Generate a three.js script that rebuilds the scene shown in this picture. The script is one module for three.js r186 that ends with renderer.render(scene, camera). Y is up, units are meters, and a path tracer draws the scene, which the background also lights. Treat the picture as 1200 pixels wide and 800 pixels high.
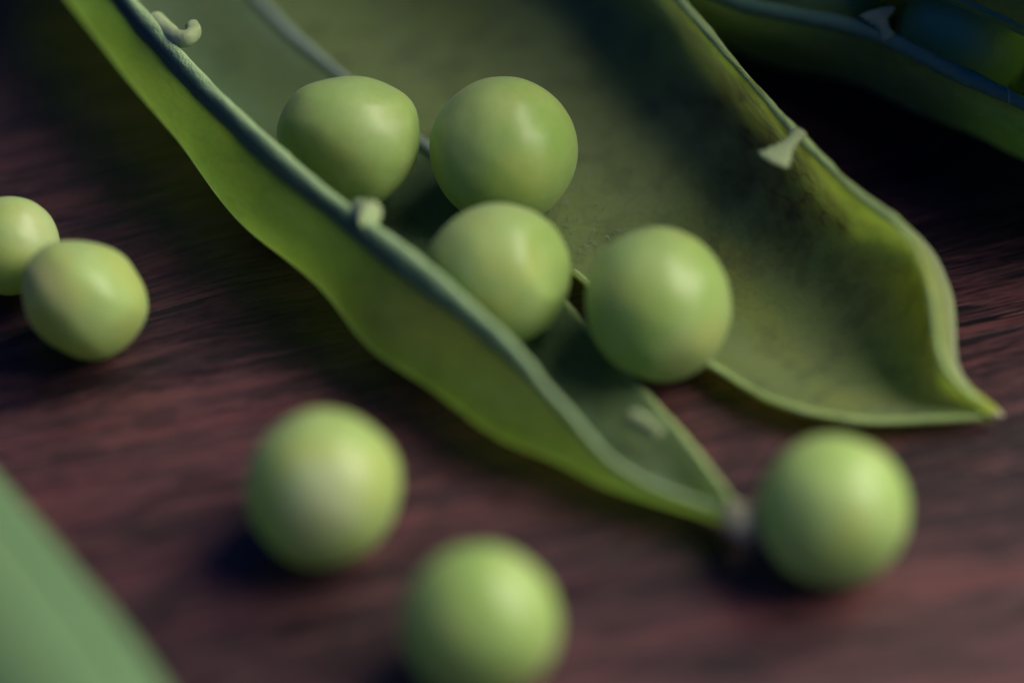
import * as THREE from 'three';
import { ImprovedNoise } from 'three/addons/math/ImprovedNoise.js';
import { mergeGeometries } from 'three/addons/utils/BufferGeometryUtils.js';
import { RectAreaLightUniformsLib } from 'three/addons/lights/RectAreaLightUniformsLib.js';

// ---------------------------------------------------------------- camera, light, exposure
// Lengths below are written in millimetres and scaled to metres by MM.
const MM = 0.001;
const scene = new THREE.Scene();
const camera = new THREE.PerspectiveCamera(9.24, 1024 / 682, 0.02, 4);
camera.position.set(0, 0.17678, 0.17678);
camera.lookAt(0, 0, 0);
camera.focus = 0.2533;
camera.userData.fStop = 7.5;
scene.background = new THREE.Color().setRGB(0.005, 0.03, 0.2);     // dim blue fill light, added to tint the shadows

RectAreaLightUniformsLib.init();
const windowLight = new THREE.RectAreaLight(new THREE.Color().setRGB(1, 0.97, 0.78), 8.0, 0.52, 0.38);
windowLight.name = 'window_light';
windowLight.position.set(0.34, 0.36, -0.08);
windowLight.lookAt(0, 0, 0);
scene.add(windowLight);

const renderer = new THREE.WebGLRenderer({ antialias: true });
renderer.toneMapping = THREE.LinearToneMapping;
renderer.toneMappingExposure = 1.13;
renderer.shadowMap.enabled = true;

// ---------------------------------------------------------------- helpers
const perlin = new ImprovedNoise();
const noise = (x, y, z) => perlin.noise(x, y, z);
const fbm = (x, y, z, n = 4) => { let s = 0, a = 0.5, f = 1; for (let i = 0; i < n; i++) { s += a * noise(x * f, y * f, z * f + i * 7.3); a *= 0.5; f *= 2.03; } return s; };
let seed = 1234567;
const rnd = () => { seed = (seed * 1664525 + 1013904223) % 4294967296; return seed / 4294967296; };
const clamp = (x, a = 0, b = 1) => Math.min(b, Math.max(a, x));
const smooth = (a, b, x) => { const t = clamp((x - a) / (b - a)); return t * t * (3 - 2 * t); };
const mix3 = (a, b, t) => [a[0] + (b[0] - a[0]) * t, a[1] + (b[1] - a[1]) * t, a[2] + (b[2] - a[2]) * t];
const toByte = (l) => 255 * (l <= 0.0031308 ? 12.92 * Math.max(l, 0) : 1.055 * Math.min(1, l) ** (1 / 2.4) - 0.055);
const v3 = (p) => new THREE.Vector3(p[0], p[1], p[2]);
const V = (...a) => new THREE.Vector3(...a);

function texture(w, h, f, srgb) {
  const data = new Uint8Array(w * h * 4);
  for (let y = 0, o = 0; y < h; y++) for (let x = 0; x < w; x++, o += 4) {
    const c = f(x / w, y / h);
    for (let k = 0; k < 3; k++) data[o + k] = srgb ? toByte(c[k]) : 255 * clamp(c[k]);
    data[o + 3] = 255;
  }
  const t = new THREE.DataTexture(data, w, h);
  t.wrapS = t.wrapT = THREE.MirroredRepeatWrapping;
  t.magFilter = THREE.LinearFilter; t.minFilter = THREE.LinearMipmapLinearFilter; t.generateMipmaps = true;
  if (srgb) t.colorSpace = THREE.SRGBColorSpace;
  t.needsUpdate = true;
  return t;
}
function mesh(name, geometry, material, parent, label) {
  const m = new THREE.Mesh(geometry, material);
  m.name = name; m.castShadow = m.receiveShadow = true;
  if (label) m.userData.label = label;
  parent.add(m);
  return m;
}
function thing(name, label, category, at, group) {
  const g = new THREE.Group();
  g.name = name; g.userData = { label, category };
  if (group) g.userData.group = group;
  g.position.set(at[0] * MM, at[1] * MM, at[2] * MM);
  scene.add(g);
  return g;
}
// indexed grid of points(u, v) -> Vector3, nu by nv cells; colour(u, v, p) is optional
function gridGeometry(nu, nv, points, { closeV = false, colour, uv } = {}) {
  const pos = [], uvs = [], col = [], idx = [];
  for (let i = 0; i <= nu; i++) for (let j = 0; j <= nv; j++) {
    const u = i / nu, v = j / nv, p = points(u, closeV && j === nv ? 0 : v);
    pos.push(p.x * MM, p.y * MM, p.z * MM);
    const t = uv ? uv(u, v) : [u, v]; uvs.push(t[0], t[1]);
    if (colour) col.push(...colour(u, v, p));
  }
  for (let i = 0; i < nu; i++) for (let j = 0; j < nv; j++) {
    const a = i * (nv + 1) + j, b = a + nv + 1;
    idx.push(a, b, a + 1, b, b + 1, a + 1);
  }
  const g = new THREE.BufferGeometry();
  g.setAttribute('position', new THREE.Float32BufferAttribute(pos, 3));
  g.setAttribute('uv', new THREE.Float32BufferAttribute(uvs, 2));
  if (colour) g.setAttribute('color', new THREE.Float32BufferAttribute(col, 3));
  g.setIndex(idx);
  g.computeVertexNormals();
  return g;
}
// strand along points (mm): cross-section half-axes wide(u) along `flat(u)` and thick(u)
function strand(points, wide, thick, { n = 80, m = 14, flat, rough = 0, grainy = 40, k = 0, offset, colour } = {}) {
  const curve = new THREE.CatmullRomCurve3(points.map((p) => (p.isVector3 ? p : v3(p))), false, 'centripetal');
  return gridGeometry(n, m, (u, v) => {
    const c = curve.getPoint(u), t = curve.getTangent(u);
    const w = (flat ? flat(u) : V(0.3, 1, 0.2)).clone().addScaledVector(t, -t.dot(flat ? flat(u) : V(0.3, 1, 0.2))).normalize();
    const b = V().crossVectors(t, w).normalize();
    const a = v * Math.PI * 2, end = Math.sqrt(Math.max(0, 1 - Math.max(0, Math.abs(u - 0.5) * 2 - 0.94) ** 2 / 0.0036));
    const r = (1 + rough * (fbm(u * grainy + k, Math.cos(a) * 0.8, Math.sin(a) * 0.8, 3) + 1.3 * noise(u * grainy * 0.25, k, 3.3))) * Math.max(end, 0.02);
    if (offset) c.add(offset(u));
    return c.addScaledVector(w, Math.cos(a) * wide(u) * r).addScaledVector(b, Math.sin(a) * thick(u) * r);
  }, { closeV: true, colour, uv: (u, v) => [u * 8, v] });
}
const flip = (g) => { const i = g.index.array; for (let k = 0; k < i.length; k += 3) { const t = i[k]; i[k] = i[k + 1]; i[k + 1] = t; } g.computeVertexNormals(); return g; };

// ---------------------------------------------------------------- outlines of the pods, in mm (x right, y up, z towards the viewer)
const NEAR_VALVE = { seam: [[-19.69,1.3,-35.95],[-15.08,1.3,-27.47],[-10.41,1.3,-21.58],[-5.79,1.3,-15.96],[-2.08,1.3,-11.56],[0.92,1.4,-6.57],[3.63,1.6,-0.97],[6.7,1.7,4.3],[9.78,1.9,9.5],[13.04,2.0,15.97]], belly: [[-33.36,4.7,-33.97],[-27.54,4.7,-25.56],[-21.77,4.6,-15.66],[-16.92,4.4,-7.71],[-11.42,4.0,-1.03],[-7.06,3.6,4.58],[-2.69,3.1,8.35],[1.36,2.6,11.11],[5.99,2.0,13.34],[12.62,1.8,15.72]], rim: [[-28.77,9.5,-28.93],[-23.4,9.5,-19.91],[-18.59,9.5,-12.47],[-13.51,9.2,-6.02],[-8.4,8.6,-0.83],[-3.91,7.8,3.3],[0.0,6.8,7.14],[3.14,5.2,10.66],[6.5,3.2,13.54],[12.83,2.2,16.28]] };
const FAR_VALVE = { seam: [[-19.69,1.3,-35.95],[-15.08,1.3,-27.47],[-10.41,1.3,-21.58],[-5.79,1.3,-15.96],[-1.82,1.3,-11.26],[2.56,1.4,-5.61],[6.79,1.5,-0.28],[11.68,1.7,4.02],[15.28,1.7,6.86],[19.65,1.6,8.13],[24.12,1.3,7.7],[27.93,1.0,7.07]], belly: [[-4.75,4.05,-43.95],[-0.63,4.05,-37.81],[3.4,4.05,-32.39],[7.42,4.09,-26.48],[11.14,4.19,-20.51],[14.55,4.09,-14.46],[17.6,4.01,-9.08],[20.73,3.91,-4.45],[24.09,4.6,-2.36],[25.46,3.4,0.0],[25.59,2.2,4.79],[28.0,0.9,6.98]], rim: [[-5.54,9.0,-43.53],[-1.36,9.0,-37.28],[2.69,9.0,-31.83],[6.72,9.1,-25.92],[10.41,9.3,-19.99],[13.82,9.1,-13.92],[16.9,8.9,-8.51],[20.07,8.7,-3.84],[22.73,8.4,-0.68],[24.03,7.2,3.04],[24.79,4.6,6.67],[28.0,1.3,7.16]] };
const BACK_POD = { seam: [[4.48,1.2,-38.59],[11.87,1.2,-31.39],[17.05,1.2,-27.21],[24.7,1.2,-24.65],[29.38,1.2,-21.19],[33.98,1.2,-17.8],[40.12,1.2,-12.86],[47.06,1.2,-6.84]], nearBelly: [[0.66,4.3,-34.89],[8.74,4.3,-28.35],[13.97,4.3,-24.06],[20.98,4.3,-20.66],[25.77,4.3,-17.48],[30.85,4.3,-14.28],[36.86,4.3,-9.09],[43.99,4.0,-2.4]], nearRim: [[1.08,8.0,-32.48],[8.47,8.4,-25.28],[13.65,8.5,-21.09],[21.29,8.5,-18.53],[25.98,8.5,-15.07],[30.58,8.5,-11.68],[36.72,8.2,-6.74],[43.65,7.0,-0.72]], farBelly: [[7.64,6.5,-44.28],[15.03,6.5,-37.07],[20.21,6.5,-32.89],[27.85,6.5,-30.33],[32.54,6.5,-26.87],[37.13,6.5,-23.48],[43.28,6.5,-18.54],[50.21,6.5,-12.52]], farRim: [[5.4,10.0,-34.27],[13.78,10.4,-27.82],[19.88,10.5,-23.16],[26.46,10.5,-18.74],[28.55,10.6,-17.11],[30.72,10.6,-15.47],[36.94,10.2,-10.91],[44.96,9.0,-5.13]] };
const PEAS = { A: [-9.65,5.6,-11.39], B: [-0.51,5.7,-10.44], C: [-0.85,5.4,-0.16], D: [8.41,5.0,2.06], E: [-25.19,3.9,0.44], F: [-29.89,2.9,-5.15], G: [-10.47,4.4,16.04], H: [-1.71,4.25,25.82], I: [17.87,4.2,17.48], J: [28.1,5.3,-21.44], K: [19.34,5.3,-25.84] };
const HOOK = [[-21.76,9.2,-18.35],[-20.88,9.6,-16.94],[-20.07,10.0,-15.77],[-19.42,10.3,-15.5],[-19.14,10.4,-16.01],[-19.36,10.5,-16.52]];
const NUB = [[17.05,9.0,-8.47],[16.59,9.2,-7.58],[15.99,9.3,-6.65],[15.23,9.4,-5.43]];
const STUB = [[-8.92,8.7,-2.24],[-8.56,9.0,-1.63],[-8.14,9.2,-1.13]];
const TIPSTUB = [[6.73,3.0,9.07],[7.68,3.3,10.04],[8.49,3.2,10.61]];
const BNUB = [[22.87,8.6,-17.31],[22.58,9.0,-17.95],[22.33,9.3,-18.39],[22.19,9.5,-18.95]];
const STYLE = [[12.46,2.3,15.85],[12.77,3.0,17.08],[12.93,3.6,18.27]];
const FTIP = [[27.77,1.1,7.1],[28.1,1.2,7.2],[28.33,1.3,7.36]];
const CLOSED_POD_AXIS = [[-47.18,5.5,0.37],[-40.42,5.5,10.41],[-34.17,5.5,19.44],[-28.68,5.5,27.33],[-23.39,5.5,35.03],[-17.76,5.5,43.36]];
const FIB = [[29.61,9.0,-12.8],[29.68,9.0,-11.88],[29.61,9.0,-10.97]];

// ---------------------------------------------------------------- table
const GRAIN = Math.atan2(-0.31, 0.95);
function woodAt(gx, gy) {          // gx along the grain, gy across, in mm
  const wave = fbm(gx * 0.02, gy * 0.05, 3.1, 3) * 5;
  const y = gy + wave;
  const broad = fbm(gx * 0.006, y * 0.10, 1.7, 3);
  const streak = fbm(gx * 0.06, y * 0.75, 5.2, 4);
  const fibre = fbm(gx * 0.34, y * 4.4, 9.4, 3);
  const thread = noise(gx * 0.8, y * 9.5, 12.1) + 0.7 * noise(gx * 1.6, y * 5.5, 17.7);
  const pore = smooth(0.13, 0.27, noise(gx * 0.14 + 31, y * 3.6, 2.2) + 0.35 * noise(gx * 0.3, y * 7, 8.8)) * smooth(-0.15, 0.2, fbm(gx * 0.02, y * 0.3, 14.2, 2));
  const spot = smooth(0.3, 0.45, noise(gx * 0.22, y * 0.55, 21.4)) * 0.35;
  return { y, broad, streak, fibre, thread, pore, spot };
}
const WOOD_MM = 100, WOOD_PX = 2000;
const rough = new Float32Array(WOOD_PX * WOOD_PX);
const woodMap = texture(WOOD_PX, WOOD_PX, (u, v) => {
  const w = woodAt((u - 0.5) * WOOD_MM, (v - 0.5) * WOOD_MM);
  const g = clamp(0.42 + w.broad * 0.9 + w.streak * 0.75 + w.fibre * 1.05 + w.thread * 0.3);
  let c = mix3([0.014, 0.006, 0.009], [0.098, 0.037, 0.041], g);
  c = mix3(c, [0.115, 0.032, 0.028], clamp(w.streak * 0.9 + w.broad * 0.6, 0, 0.45) * g);
  const band = 0.42 * smooth(4, -7, w.y + 11 * w.streak + 7 * w.broad + 3);        // painted shade over the back of the table, with a streaky edge
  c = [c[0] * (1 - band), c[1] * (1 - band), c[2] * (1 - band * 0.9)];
  c = mix3(c, [0.008, 0.004, 0.006], clamp(w.pore * 0.9 + w.spot));
  rough[Math.round(v * WOOD_PX) * WOOD_PX + Math.round(u * WOOD_PX)] = 0.6 + w.fibre * 0.35 + w.thread * 0.1 - w.pore * 0.55 - w.spot * 0.2;
  return c;
}, true);
const woodRelief = texture(WOOD_PX, WOOD_PX, (u, v) => { const h = rough[Math.round(v * WOOD_PX) * WOOD_PX + Math.round(u * WOOD_PX)]; return [h, h, h]; }, false);
const woodGloss = texture(512, 512, (u, v) => { const r = 0.5 + fbm(u * 12, v * 60, 4, 3) * 0.3; return [r, r, r]; }, false);
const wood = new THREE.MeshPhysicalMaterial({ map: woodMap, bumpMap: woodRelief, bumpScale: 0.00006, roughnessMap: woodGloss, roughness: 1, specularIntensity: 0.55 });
{
  const g = new THREE.BoxGeometry(1.2, 0.03, 0.8, 1, 1, 1);
  const p = g.attributes.position, uv = g.attributes.uv, c = Math.cos(GRAIN), s = Math.sin(GRAIN);
  for (let i = 0; i < p.count; i++) {
    const x = p.getX(i) / MM, z = p.getZ(i) / MM;
    uv.setXY(i, (x * c + z * s) / WOOD_MM + 0.5, (-x * s + z * c) / WOOD_MM + 0.5);
  }
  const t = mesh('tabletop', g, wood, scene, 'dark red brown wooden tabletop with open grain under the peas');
  t.position.y = -0.015; t.userData.kind = 'structure';
}

// ---------------------------------------------------------------- pods
// a smooth curve through control points, read at u = 0..1
const spline = (pts) => { const c = new THREE.CatmullRomCurve3(pts.map(v3), false, 'centripetal'); return (u) => c.getPoint(clamp(u)); };
// rows of control curves across the valve; surface(u along, v from seam to rim)
function valveSurface(curves, ripple) {
  const rows = curves.map(([pts]) => pts);
  const n = rows[0].length, lines = rows.map((pts) => new THREE.CatmullRomCurve3(pts.map(v3), false, 'catmullrom', 0.5));
  const cache = new Map();
  const across = (u) => {
    if (!cache.has(u)) cache.set(u, new THREE.CatmullRomCurve3(lines.map((l) => l.getPoint(u)), false, 'centripetal'));
    return cache.get(u);
  };
  const e = 0.002;
  const raw = (u, v) => across(u).getPoint(clamp(v));
  const normal = (u, v) => {
    const a = raw(Math.min(1, u + e), v).sub(raw(Math.max(0, u - e), v)), b = raw(u, Math.min(1, v + e)).sub(raw(u, Math.max(0, v - e)));
    return V().crossVectors(a, b).normalize();
  };
  return { raw, normal, at: (u, v, off = 0) => { const p = raw(u, v), d = off + (ripple ? ripple(u, v) : 0); return d ? p.addScaledVector(normal(u, v), d) : p; } };
}
// the floor line of a valve: between seam and belly, resting close to the table
const floorLine = (seam, belly, share, height) => seam.map((s, i) => { const b = belly[i]; return [s[0] + (b[0] - s[0]) * share, Math.min(height, s[1], b[1]), s[2] + (b[2] - s[2]) * share]; });
function shell(surface, thick, nu, nv) {
  const taper = (v) => thick * 0.5 * (0.35 + 0.65 * smooth(0, 0.08, v) * smooth(0, 0.06, 1 - v));
  const inner = gridGeometry(nu, nv, (u, v) => surface.at(u, v, surface.side * taper(v)));
  const outer = gridGeometry(nu, nv, (u, v) => surface.at(u, v, -surface.side * taper(v)));
  const edge = (v) => gridGeometry(nu, 1, (u, w) => surface.at(u, v, surface.side * taper(v) * (1 - 2 * w)));
  const g = mergeGeometries([inner, mergeGeometries([outer, edge(0), edge(1)])], true);
  return g;
}

// colour of a valve's wall: cells, faint cross veins, mottling
function podTexture(k, { base, pale, yellow, dark, veins = 0, brown, size = [1024, 512] }) {
  return texture(size[0], size[1], (u, v) => {
    const x = u * 26, y = v * 9;
    const wx = x + 0.7 * fbm(x * 0.6, y * 0.6, k, 3), wy = y + 0.7 * fbm(x * 0.6, y * 0.6, k + 9, 3);
    let c = mix3(base, pale, clamp(0.4 + 1.5 * fbm(x * 0.35, y * 0.3, k + 2, 4)));
    c = mix3(c, yellow, clamp(1.6 * fbm(x * 0.22, y * 0.5, k + 5, 3), 0, 0.7));
    c = mix3(c, dark, clamp(1.5 * fbm(x * 1.3, y * 1.1, k + 7, 4), 0, 0.35));
    if (veins) {                                                        // net of fine veins
      const a = Math.abs(noise(wx * 0.9, wy * 0.8, k + 20)), b = Math.abs(noise(wx * 1.9 + 5, wy * 1.7, k + 24));
      c = mix3(c, dark, veins * clamp(Math.max(1 - a * 20, 0.7 - b * 16)));
    }
    if (brown) {                                                        // bruised patch with darker branching veins
      const d = Math.hypot((u - brown[0]) / brown[2], (v - brown[1]) / brown[3]) + 0.9 * fbm(x * 0.7, y * 0.7, k + 30, 4);
      const m = smooth(1.05, 0.35, d), a = Math.abs(noise(wx * 1.3, wy * 1.0, k + 33));
      c = mix3(c, brown[4], m * clamp(0.6 + 0.3 * clamp(1 - a * 9) + 0.9 * fbm(x * 1.6, y * 1.5, k + 37, 3)));
    }
    const s = 1 + 0.16 * fbm(x * 7, y * 7, k + 40, 3);
    return [c[0] * s, c[1] * s, c[2] * s];
  }, true);
}
const podRelief = texture(1024, 512, (u, v) => { const h = 0.5 + 0.5 * fbm(u * 60, v * 22, 2, 4) + 0.25 * fbm(u * 160, v * 60, 6, 2); return [h, h, h]; }, false);
podRelief.wrapS = podRelief.wrapT = THREE.RepeatWrapping;
const wall = (map, through, extra = {}) => new THREE.MeshPhysicalMaterial({ map, roughness: 1, transmission: through, thickness: 0, specularIntensity: 0.4, bumpMap: podRelief, bumpScale: 0.00006, clearcoat: 0.22, clearcoatRoughness: 0.5, ...extra });
const skinMap = podTexture(3.3, { base: [0.68, 0.76, 0.16], pale: [0.72, 0.78, 0.24], yellow: [0.84, 0.78, 0.12], dark: [0.44, 0.54, 0.12], veins: 0.22 });
const liningMap = podTexture(11.7, { base: [0.32, 0.52, 0.22], pale: [0.42, 0.58, 0.33], yellow: [0.44, 0.54, 0.18], dark: [0.16, 0.25, 0.10], veins: 0.2 });
const bruisedMap = podTexture(23.1, { base: [0.50, 0.66, 0.22], pale: [0.56, 0.66, 0.30], yellow: [0.70, 0.74, 0.13], dark: [0.24, 0.30, 0.13], veins: 0.2, brown: [0.50, 0.74, 0.17, 0.36, [0.20, 0.18, 0.08]] });
const skin = wall(skinMap, 0.92), lining = wall(liningMap, 0.84), bruised = wall(bruisedMap, 0.82);
const plain = (c, r = 0.55, extra = {}) => new THREE.MeshPhysicalMaterial({ color: new THREE.Color().setRGB(...c), roughness: r, specularIntensity: 0.5, bumpMap: podRelief, bumpScale: 0.0001, ...extra });
const marginGreen = plain([0.13, 0.24, 0.12]), paleEdge = plain([0.36, 0.47, 0.17], 0.6), seamGrey = plain([0.34, 0.42, 0.33], 0.6);
const stalkGreen = plain([0.50, 0.60, 0.30], 0.5), dryTip = plain([0.75, 0.68, 0.42], 0.75), hairWhite = plain([0.75, 0.78, 0.66], 0.6);

const fibrous = plain([1, 1, 1], 0.55, { vertexColors: true });
// long fibres round the front margin: deep green outside, a pale ridge along the inner lip, part colour, part painted light
const fibres = (u, v) => mix3([0.05, 0.105, 0.06], [0.30, 0.42, 0.20], clamp(smooth(0.2, 0.06, v) + smooth(0.8, 0.9, v) + 0.8 * fbm(u * 9, v * 16, 3, 3)));
const openPod = thing('open_pea_pod', 'large split pea pod lying open in the middle with loose peas between its halves', 'pea pod', [0, 0, 0]);
const bulge = (k, amp) => (u, v) => amp * Math.sin(v * Math.PI) * (0.7 * fbm(u * 7 + k, v * 1.2, k, 3) + 0.3 * Math.sin(u * 34 + k));
{
  // half nearer to the viewer, its rim curling up and over
  const { seam, belly, rim } = NEAR_VALVE;
  const s = valveSurface([[seam], [floorLine(seam, belly, 0.55, 0.75)], [belly], [rim]], bulge(2.2, 0.5));
  s.side = Math.sign(s.normal(0.4, 0.3).y);
  const valve = mesh('valve', shell(s, 0.7, 170, 60), [lining, skin], openPod, 'front half of the pod with sunlit yellow green wall and dark rim');
  const lean = (u) => s.raw(u, 1).sub(s.raw(u, 0.93)).normalize();
  const edgePts = (a, b, v, n) => Array.from({ length: n }, (_, i) => s.at(a + (b - a) * i / (n - 1), v, 0));
  mesh('margin', strand(edgePts(0, 0.985, 0.975, 26), (u) => 0.82 * (1 - 0.75 * smooth(0.5, 0.95, u)), (u) => 0.48 * (1 - 0.6 * smooth(0.5, 1, u)), { n: 420, m: 28, flat: lean, rough: 0.22, k: 4, colour: fibres }), fibrous, valve);
  mesh('edge_strand', strand(edgePts(0.5, 0.99, 0.01, 14), () => 0.24, () => 0.24, { n: 100, rough: 0.3, k: 8 }), paleEdge, valve);
  mesh('seed_stalk', strand(HOOK, (u) => 0.66 - 0.25 * u, (u) => 0.58 - 0.2 * u, { n: 160, m: 24, rough: 0.2, grainy: 5 }), stalkGreen, valve, 'small pale hooked seed stalk');
  mesh('seed_stalk', strand(STUB, (u) => 0.55 + 0.3 * u, (u) => 0.55 + 0.3 * u, { n: 120, m: 24, rough: 0.2, grainy: 2 }), stalkGreen, valve, 'short rounded stub of a seed stalk');
  mesh('seed_stalk', strand(TIPSTUB, () => 0.5, () => 0.4, { n: 30, rough: 0.4, k: 2 }), stalkGreen, valve);
  mesh('style', strand(STYLE, (u) => 0.55 + 0.3 * Math.sin(u * 3), (u) => 0.5 + 0.3 * Math.sin(u * 3), { n: 30, rough: 0.4, k: 5 }), dryTip, openPod, 'dry pale tip of the pod');
}
{
  // half farther from the viewer, spread flat with its wall rising to the right
  const { seam, belly, rim } = FAR_VALVE;
  const s = valveSurface([[seam], [floorLine(seam, belly, 0.6, 0.9)], [belly], [rim]], bulge(6.1, 0.4));
  s.side = Math.sign(s.normal(0.4, 0.3).y);
  const valve = mesh('valve', shell(s, 0.7, 170, 60), [bruised, skin], openPod, 'rear half of the pod with dark mottled inside and brown veined patch');
  const edgePts = (a, b, v, n) => Array.from({ length: n }, (_, i) => s.at(a + (b - a) * i / (n - 1), v, 0));
  const lean = (u) => s.raw(u, 1).sub(s.raw(u, 0.93)).normalize();
  mesh('margin', strand(edgePts(0, 0.985, 0.99, 26), (u) => 0.22 - 0.07 * smooth(0.6, 1, u), (u) => 0.24 - 0.08 * smooth(0.6, 1, u), { n: 420, m: 18, flat: lean, rough: 0.6, k: 14 }), paleEdge, valve);
  mesh('edge_strand', strand(edgePts(0.47, 0.985, 0.01, 14), () => 0.22, () => 0.22, { n: 100, rough: 0.3, k: 18 }), paleEdge, valve);
  const nub = strand(NUB, (u) => 0.34 + 0.62 * smooth(0.45, 1, u) + 0.12 * (1 - u), (u) => 0.34 - 0.16 * u, { n: 50, m: 20, rough: 0.3, flat: () => V(-0.72, 0.1, -0.8).lerp(V(-0.86, 0.1, -2.33), 0.6) });
  mesh('seed_stalk', nub, stalkGreen, valve, 'pale forked seed stalk shaped like a fish tail');
  mesh('pod_tip', strand(FTIP, (u) => 0.3 * (1 - 0.6 * u), (u) => 0.3 * (1 - 0.6 * u), { n: 20, rough: 0.4 }), dryTip, valve);
  // whitish fuzz where the seam tears open
  const hairs = [];
  for (let i = 0; i < 46; i++) {
    const u = 0.40 + rnd() * 0.07, p = s.at(u, 0.02 + rnd() * 0.16, 0.32), d = V(rnd() - 0.5, 0.5 + rnd() * 0.6, rnd() - 0.6).multiplyScalar(0.7);
    hairs.push(strand([p, p.clone().addScaledVector(d, 0.5), p.clone().add(d).add(V((rnd() - 0.5) * 0.5, -0.1, (rnd() - 0.5) * 0.4))], () => 0.022, () => 0.022, { n: 6, m: 4 }));
  }
  const fuzz = mesh('fuzz', mergeGeometries(hairs), hairWhite, valve); fuzz.userData.kind = 'stuff';
  mesh('seam', strand(seam.slice(0, 6).map((p) => [p[0], p[1] + 0.25, p[2]]), () => 0.36, () => 0.3, { n: 120, rough: 0.3, k: 30 }), seamGrey, openPod, 'pale grey seam joining both halves');
}

// pod in the dark at the back, open along its top
{
  const { seam, nearBelly, nearRim, farBelly, farRim } = BACK_POD;
  const pod = thing('open_pea_pod_001', 'dark shaded pea pod at the back right, open by a narrow slit', 'pea pod', [0, 0, 0]);
  for (const [belly, rim, share] of [[nearBelly, nearRim, 0.6], [farBelly, farRim, 0.6]]) {
    const s = valveSurface([[seam], [floorLine(seam, belly, share, 0.75)], [belly], [rim]], bulge(belly === nearBelly ? 9 : 12, 0.3));
    s.side = Math.sign(s.normal(0.4, 0.2).y);
    const valve = mesh('valve', shell(s, 0.8, 110, 46), [lining, skin], pod, belly === nearBelly ? 'lower front half with rounded rim' : 'upper half arching over the slit');
    const pts = Array.from({ length: 18 }, (_, i) => s.at(i / 17, 0.985, 0));
    mesh('margin', strand(pts, () => (belly === nearBelly ? 0.5 : 0.3), () => (belly === nearBelly ? 0.45 : 0.3), { n: 150, rough: 0.25, k: 50 }), belly === nearBelly ? marginGreen : paleEdge, valve);
    if (belly === nearBelly) {
      const nub = strand(BNUB, (u) => 0.4 + 0.7 * smooth(0.4, 1, u), () => 0.3, { n: 40, rough: 0.3, flat: () => V(1, 0, 0.35) });
      mesh('seed_stalk', nub, stalkGreen, valve);
      mesh('fibre', strand(FIB, () => 0.03, () => 0.03, { n: 12, m: 6 }), hairWhite, valve);
    }
  }
}

// closed pods: one close to the lens at the lower left; an unseen heap outside the frame, added to shade the back pod
function closedPod(name, label, axis, wide, tall, seamAt, material, group) {
  const pod = thing(name, label, 'pea pod', [0, 0, 0], group);
  const line = new THREE.CatmullRomCurve3(axis.map(v3));
  const at = (u, a) => {
    const c = line.getPoint(u), t = line.getTangent(u), w = V(-t.z, 0, t.x).normalize(), taper = Math.sqrt(Math.max(0.001, 1 - Math.abs(2 * u - 1) ** 5));
    const r = 1 + 0.015 * fbm(u * 9, Math.cos(a), Math.sin(a), 2);
    return c.addScaledVector(w, Math.cos(a) * wide * taper * r).add(V(0, Math.sin(a) * tall * taper * r - (1 - taper) * 1.5, 0));
  };
  for (const a of [seamAt, seamAt - Math.PI]) mesh('valve', gridGeometry(120, 40, (u, v) => at(u, a + v * Math.PI)), material, pod);
  for (const a of [seamAt, seamAt + Math.PI]) mesh('seam', strand(Array.from({ length: 16 }, (_, i) => at(0.02 + 0.96 * i / 15, a)), () => 0.35, () => 0.35, { n: 80 }), marginGreen, pod);
  return pod;
}
const sage = wall(podTexture(57.3, { base: [0.11, 0.19, 0.083], pale: [0.118, 0.2, 0.09], yellow: [0.118, 0.19, 0.078], dark: [0.10, 0.18, 0.078], size: [256, 256] }), 0.04);
closedPod('closed_pea_pod', 'smooth sage green closed pea pod blurred in the lower left corner', CLOSED_POD_AXIS, 6.2, 5.3, 2.2, sage);
closedPod('closed_pea_pod_001', 'added closed pea pod in the unseen shading heap beyond the top right, lowest and nearest', [[37, 6, -42], [46, 6.4, -33], [56, 6, -24], [66, 5.6, -14]], 7, 6, 0.4, sage);
closedPod('closed_pea_pod_002', 'added closed pea pod in the unseen shading heap beyond the top right, behind the lowest one', [[52, 6, -48], [62, 6.4, -38], [74, 6, -28], [84, 5.6, -20]], 7, 6, 2.6, sage);
closedPod('closed_pea_pod_003', 'added unseen pea pod lying crosswise on the lowest one, blocking light from the right', [[43, 19.5, -74], [41, 19.4, -52], [38.6, 19.2, -28], [37.5, 18, -3]], 6.6, 6.2, 0.4, sage);
closedPod('closed_pea_pod_004', 'added unseen pea pod third from the bottom of the shading heap beyond the right edge', [[44, 31.6, -76], [41.5, 31.4, -52], [39.5, 31, -28], [38.5, 30.2, -7]], 6.6, 6, 0.9, sage);
closedPod('closed_pea_pod_005', 'added unseen slender pea pod fourth from the bottom of the shading heap beyond the right edge', [[45, 43.2, -76], [42.5, 43.2, -54], [41, 42.8, -32], [40, 42, -11]], 6.4, 5.8, 0.9, sage);
closedPod('closed_pea_pod_006', 'added unseen pea pod laid lengthwise on the open back pod to shade it, beyond the top edge', [[-4, 17.6, -45], [8, 17.5, -37], [20, 17.5, -30.5], [30, 17.6, -25.5]], 6.2, 5.8, 1.2, sage);
closedPod('closed_pea_pod_007', 'added unseen pea pod on top of the shading heap beyond the right edge', [[45, 54.6, -74], [43, 54.6, -54], [41.5, 54.2, -34], [40.5, 53.6, -15]], 6.2, 5.6, 0.9, sage);

// ---------------------------------------------------------------- peas
const peaSkin = new THREE.MeshPhysicalMaterial({ vertexColors: true, roughness: 1, transmission: 0.3, thickness: 0, specularIntensity: 0.4, clearcoat: 1, clearcoatRoughness: 0.36 });
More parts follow.
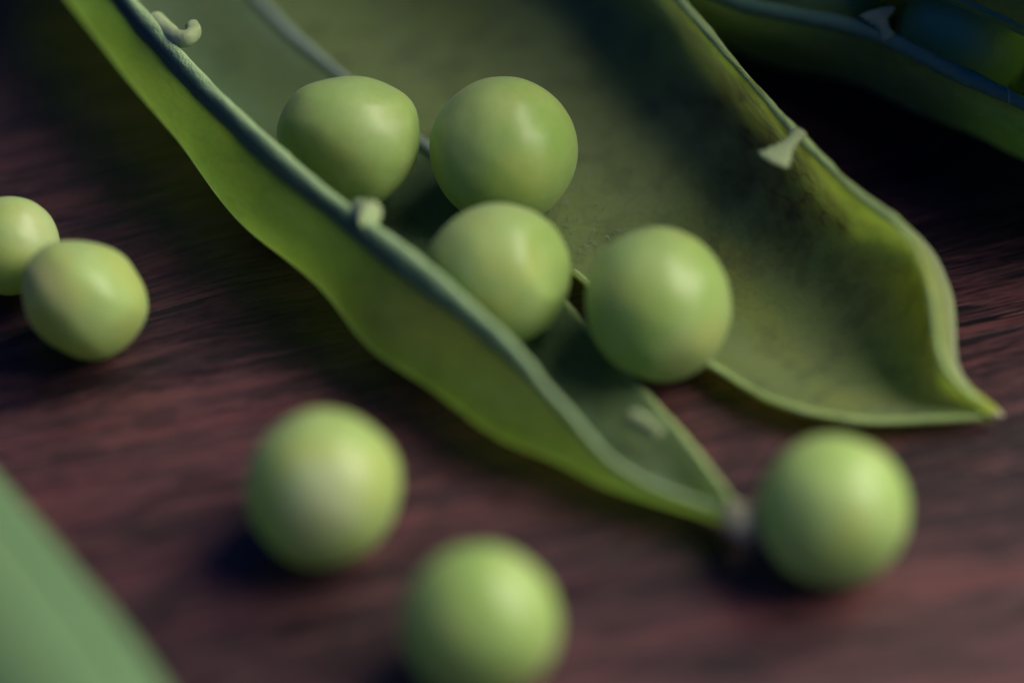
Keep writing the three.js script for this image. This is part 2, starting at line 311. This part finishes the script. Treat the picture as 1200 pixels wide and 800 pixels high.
// dents: [direction, depth, from, to] pressing the sphere in where the angle's cosine passes from..to
function pea(name, key, r, label, group, { dents = [], stretch = [1, 1, 1], tint = 0, patches = [] } = {}) {
  const g = new THREE.IcosahedronGeometry(1, 40), p = g.attributes.position, col = new Float32Array(p.count * 3), k = key.charCodeAt(0) * 3.7, q = V();
  for (let i = 0; i < p.count; i++) {
    q.fromBufferAttribute(p, i).normalize();
    let s = 1 + 0.04 * fbm(q.x * 1.3 + k, q.y * 1.3, q.z * 1.3, 2) + 0.0016 * fbm(q.x * 6 + k, q.y * 6, q.z * 6, 2);
    for (const [d, depth, a, b] of dents) s *= 1 - depth * smooth(a, b, q.dot(v3(d).normalize()));
    let c = mix3([0.31, 0.48, 0.095], [0.45, 0.58, 0.19], clamp(0.5 + 1.3 * fbm(q.x * 0.9 + k, q.y * 0.9, q.z * 0.9 + 4, 3) + tint));
    c = mix3(c, [0.50, 0.55, 0.11], clamp(1.4 * fbm(q.x * 1.2 + k, q.y * 1.2 + 8, q.z * 1.2, 3) + tint * 0.6, 0, 0.5));
    for (const [d, a, b, tone, amount] of patches) c = mix3(c, tone, amount * smooth(a, b, q.dot(v3(d).normalize()) + 0.2 * fbm(q.x * 2.5, q.y * 2.5 + k, q.z * 2.5, 3)));
    const f = 1 + 0.10 * fbm(q.x * 11 + k, q.y * 11, q.z * 11, 3);
    col.set([c[0] * f, c[1] * f, c[2] * f], i * 3);
    p.setXYZ(i, q.x * s * r * MM * stretch[0], q.y * s * r * MM * stretch[1], q.z * s * r * MM * stretch[2]);
  }
  g.setAttribute('color', new THREE.Float32BufferAttribute(col, 3));
  const m = new Map(), flatP = p.array;                                   // smooth normals across the split vertices
  g.deleteAttribute('normal'); g.computeVertexNormals();
  const n = g.attributes.normal, keyOf = (i) => `${Math.round(flatP[i * 3] * 1e8)},${Math.round(flatP[i * 3 + 1] * 1e8)},${Math.round(flatP[i * 3 + 2] * 1e8)}`;
  for (let i = 0; i < p.count; i++) { const h = keyOf(i); if (!m.has(h)) m.set(h, V()); m.get(h).add(q.fromBufferAttribute(n, i)); }
  for (let i = 0; i < p.count; i++) { q.copy(m.get(keyOf(i))).normalize(); n.setXYZ(i, q.x, q.y, q.z); }
  const o = mesh(name, g, peaSkin, scene);
  o.position.set(PEAS[key][0] * MM, PEAS[key][1] * MM, PEAS[key][2] * MM);
  o.userData = { label, category: 'pea', group };
  return o;
}
const inPod = 'peas inside the open pod', onTable = 'loose peas on the table';
const UP = [0, 0.707, -0.707], OUT = [0, 0.707, 0.707];
const BUFF = [0.50, 0.47, 0.18], CREAM = [0.56, 0.62, 0.34], OLIVE = [0.36, 0.40, 0.10];
pea('pea', 'A', 4.55, 'flat topped pea in the pod beside the front rim, leftmost inside', inPod, { stretch: [1, 0.97, 0.97], dents: [[[0.12, 0.80, -0.6], 0.10, 0.55, 1], [[0.86, -0.5, 0.1], 0.11, 0.3, 0.98], [[-0.6, -0.3, 0.75], 0.08, 0.4, 0.95]], patches: [[[-0.2, 0.3, 0.9], 0.75, 1, OLIVE, 0.4]] });
pea('pea_001', 'B', 4.45, 'round smooth pea at the back of the pod, topmost on the right', inPod, { patches: [[[-0.3, 0.9, 0.1], 0.6, 1, OLIVE, 0.3]] });
pea('pea_002', 'C', 4.3, 'pale dimpled pea behind the front rim, between the other pod peas', inPod, { tint: 0.25, dents: [[[0.80, 0.55, 0.28], 0.10, 0.84, 0.99], [[-0.2, 0.5, -0.7], 0.04, 0.5, 1]], stretch: [1, 0.99, 1] });
pea('pea_003', 'D', 4.45, 'tall pea at the split end of the pod over the gap', inPod, { stretch: [0.97, 1.02, 1.02], tint: 0.05, dents: [[[-0.7, -0.6, 0.3], 0.06, 0.3, 1]], patches: [[[0.5, 0, 0.85], 0.8, 1, BUFF, 0.35]] });
pea('pea_004', 'E', 3.95, 'squarish yellowish pea with a dull grey patch at the left edge', onTable, { tint: 0.55, dents: [[[-0.75, -0.4, 0.5], 0.2, 0.25, 0.98], [[0.6, 0.65, -0.5], 0.13, 0.35, 0.95], [[0.75, -0.5, 0.4], 0.06, 0.5, 1], [[-0.6, 0.6, -0.3], 0.05, 0.5, 1]], stretch: [1.05, 0.98, 1.0], patches: [[[-0.7, 0.45, 0.5], 0.55, 0.95, BUFF, 0.8], [[-0.5, 0.1, 0.85], 0.8, 1, OLIVE, 0.7]] });
pea('pea_005', 'F', 2.95, 'small pea cut by the left edge, behind the squarish pea', onTable, { tint: 0.55, patches: [[[0.8, 0.5, 0.2], 0.5, 1, CREAM, 0.5]] });
pea('pea_006', 'G', 4.4, 'large blurred pea with a cream blotch in front of the pod', onTable, { stretch: [0.99, 1.02, 1.0], tint: 0.2, dents: [[[0.75, -0.6, 0.2], 0.05, 0.4, 1]], patches: [[[0, 0.6, 0.8], 0.7, 1, CREAM, 0.8], [[-0.2, 0.25, 0.95], 0.8, 1, [0.52, 0.52, 0.2], 0.6]] });
pea('pea_007', 'H', 4.25, 'most blurred pea, nearest to the viewer at the bottom', onTable, {});
pea('pea_008', 'I', 4.2, 'blurred pea at the right beside the dry tip of the pod', onTable, { tint: -0.05 });
const inBack = 'peas inside the shaded back pod';
pea('pea_009', 'J', 4.1, 'dim pea inside the shaded back pod, to the right of its forked seed stalk', inBack, {});
pea('pea_010', 'K', 4.1, 'dim pea in the shaded back pod at the top edge, left of its seed stalk', inBack, {});

renderer.render(scene, camera);
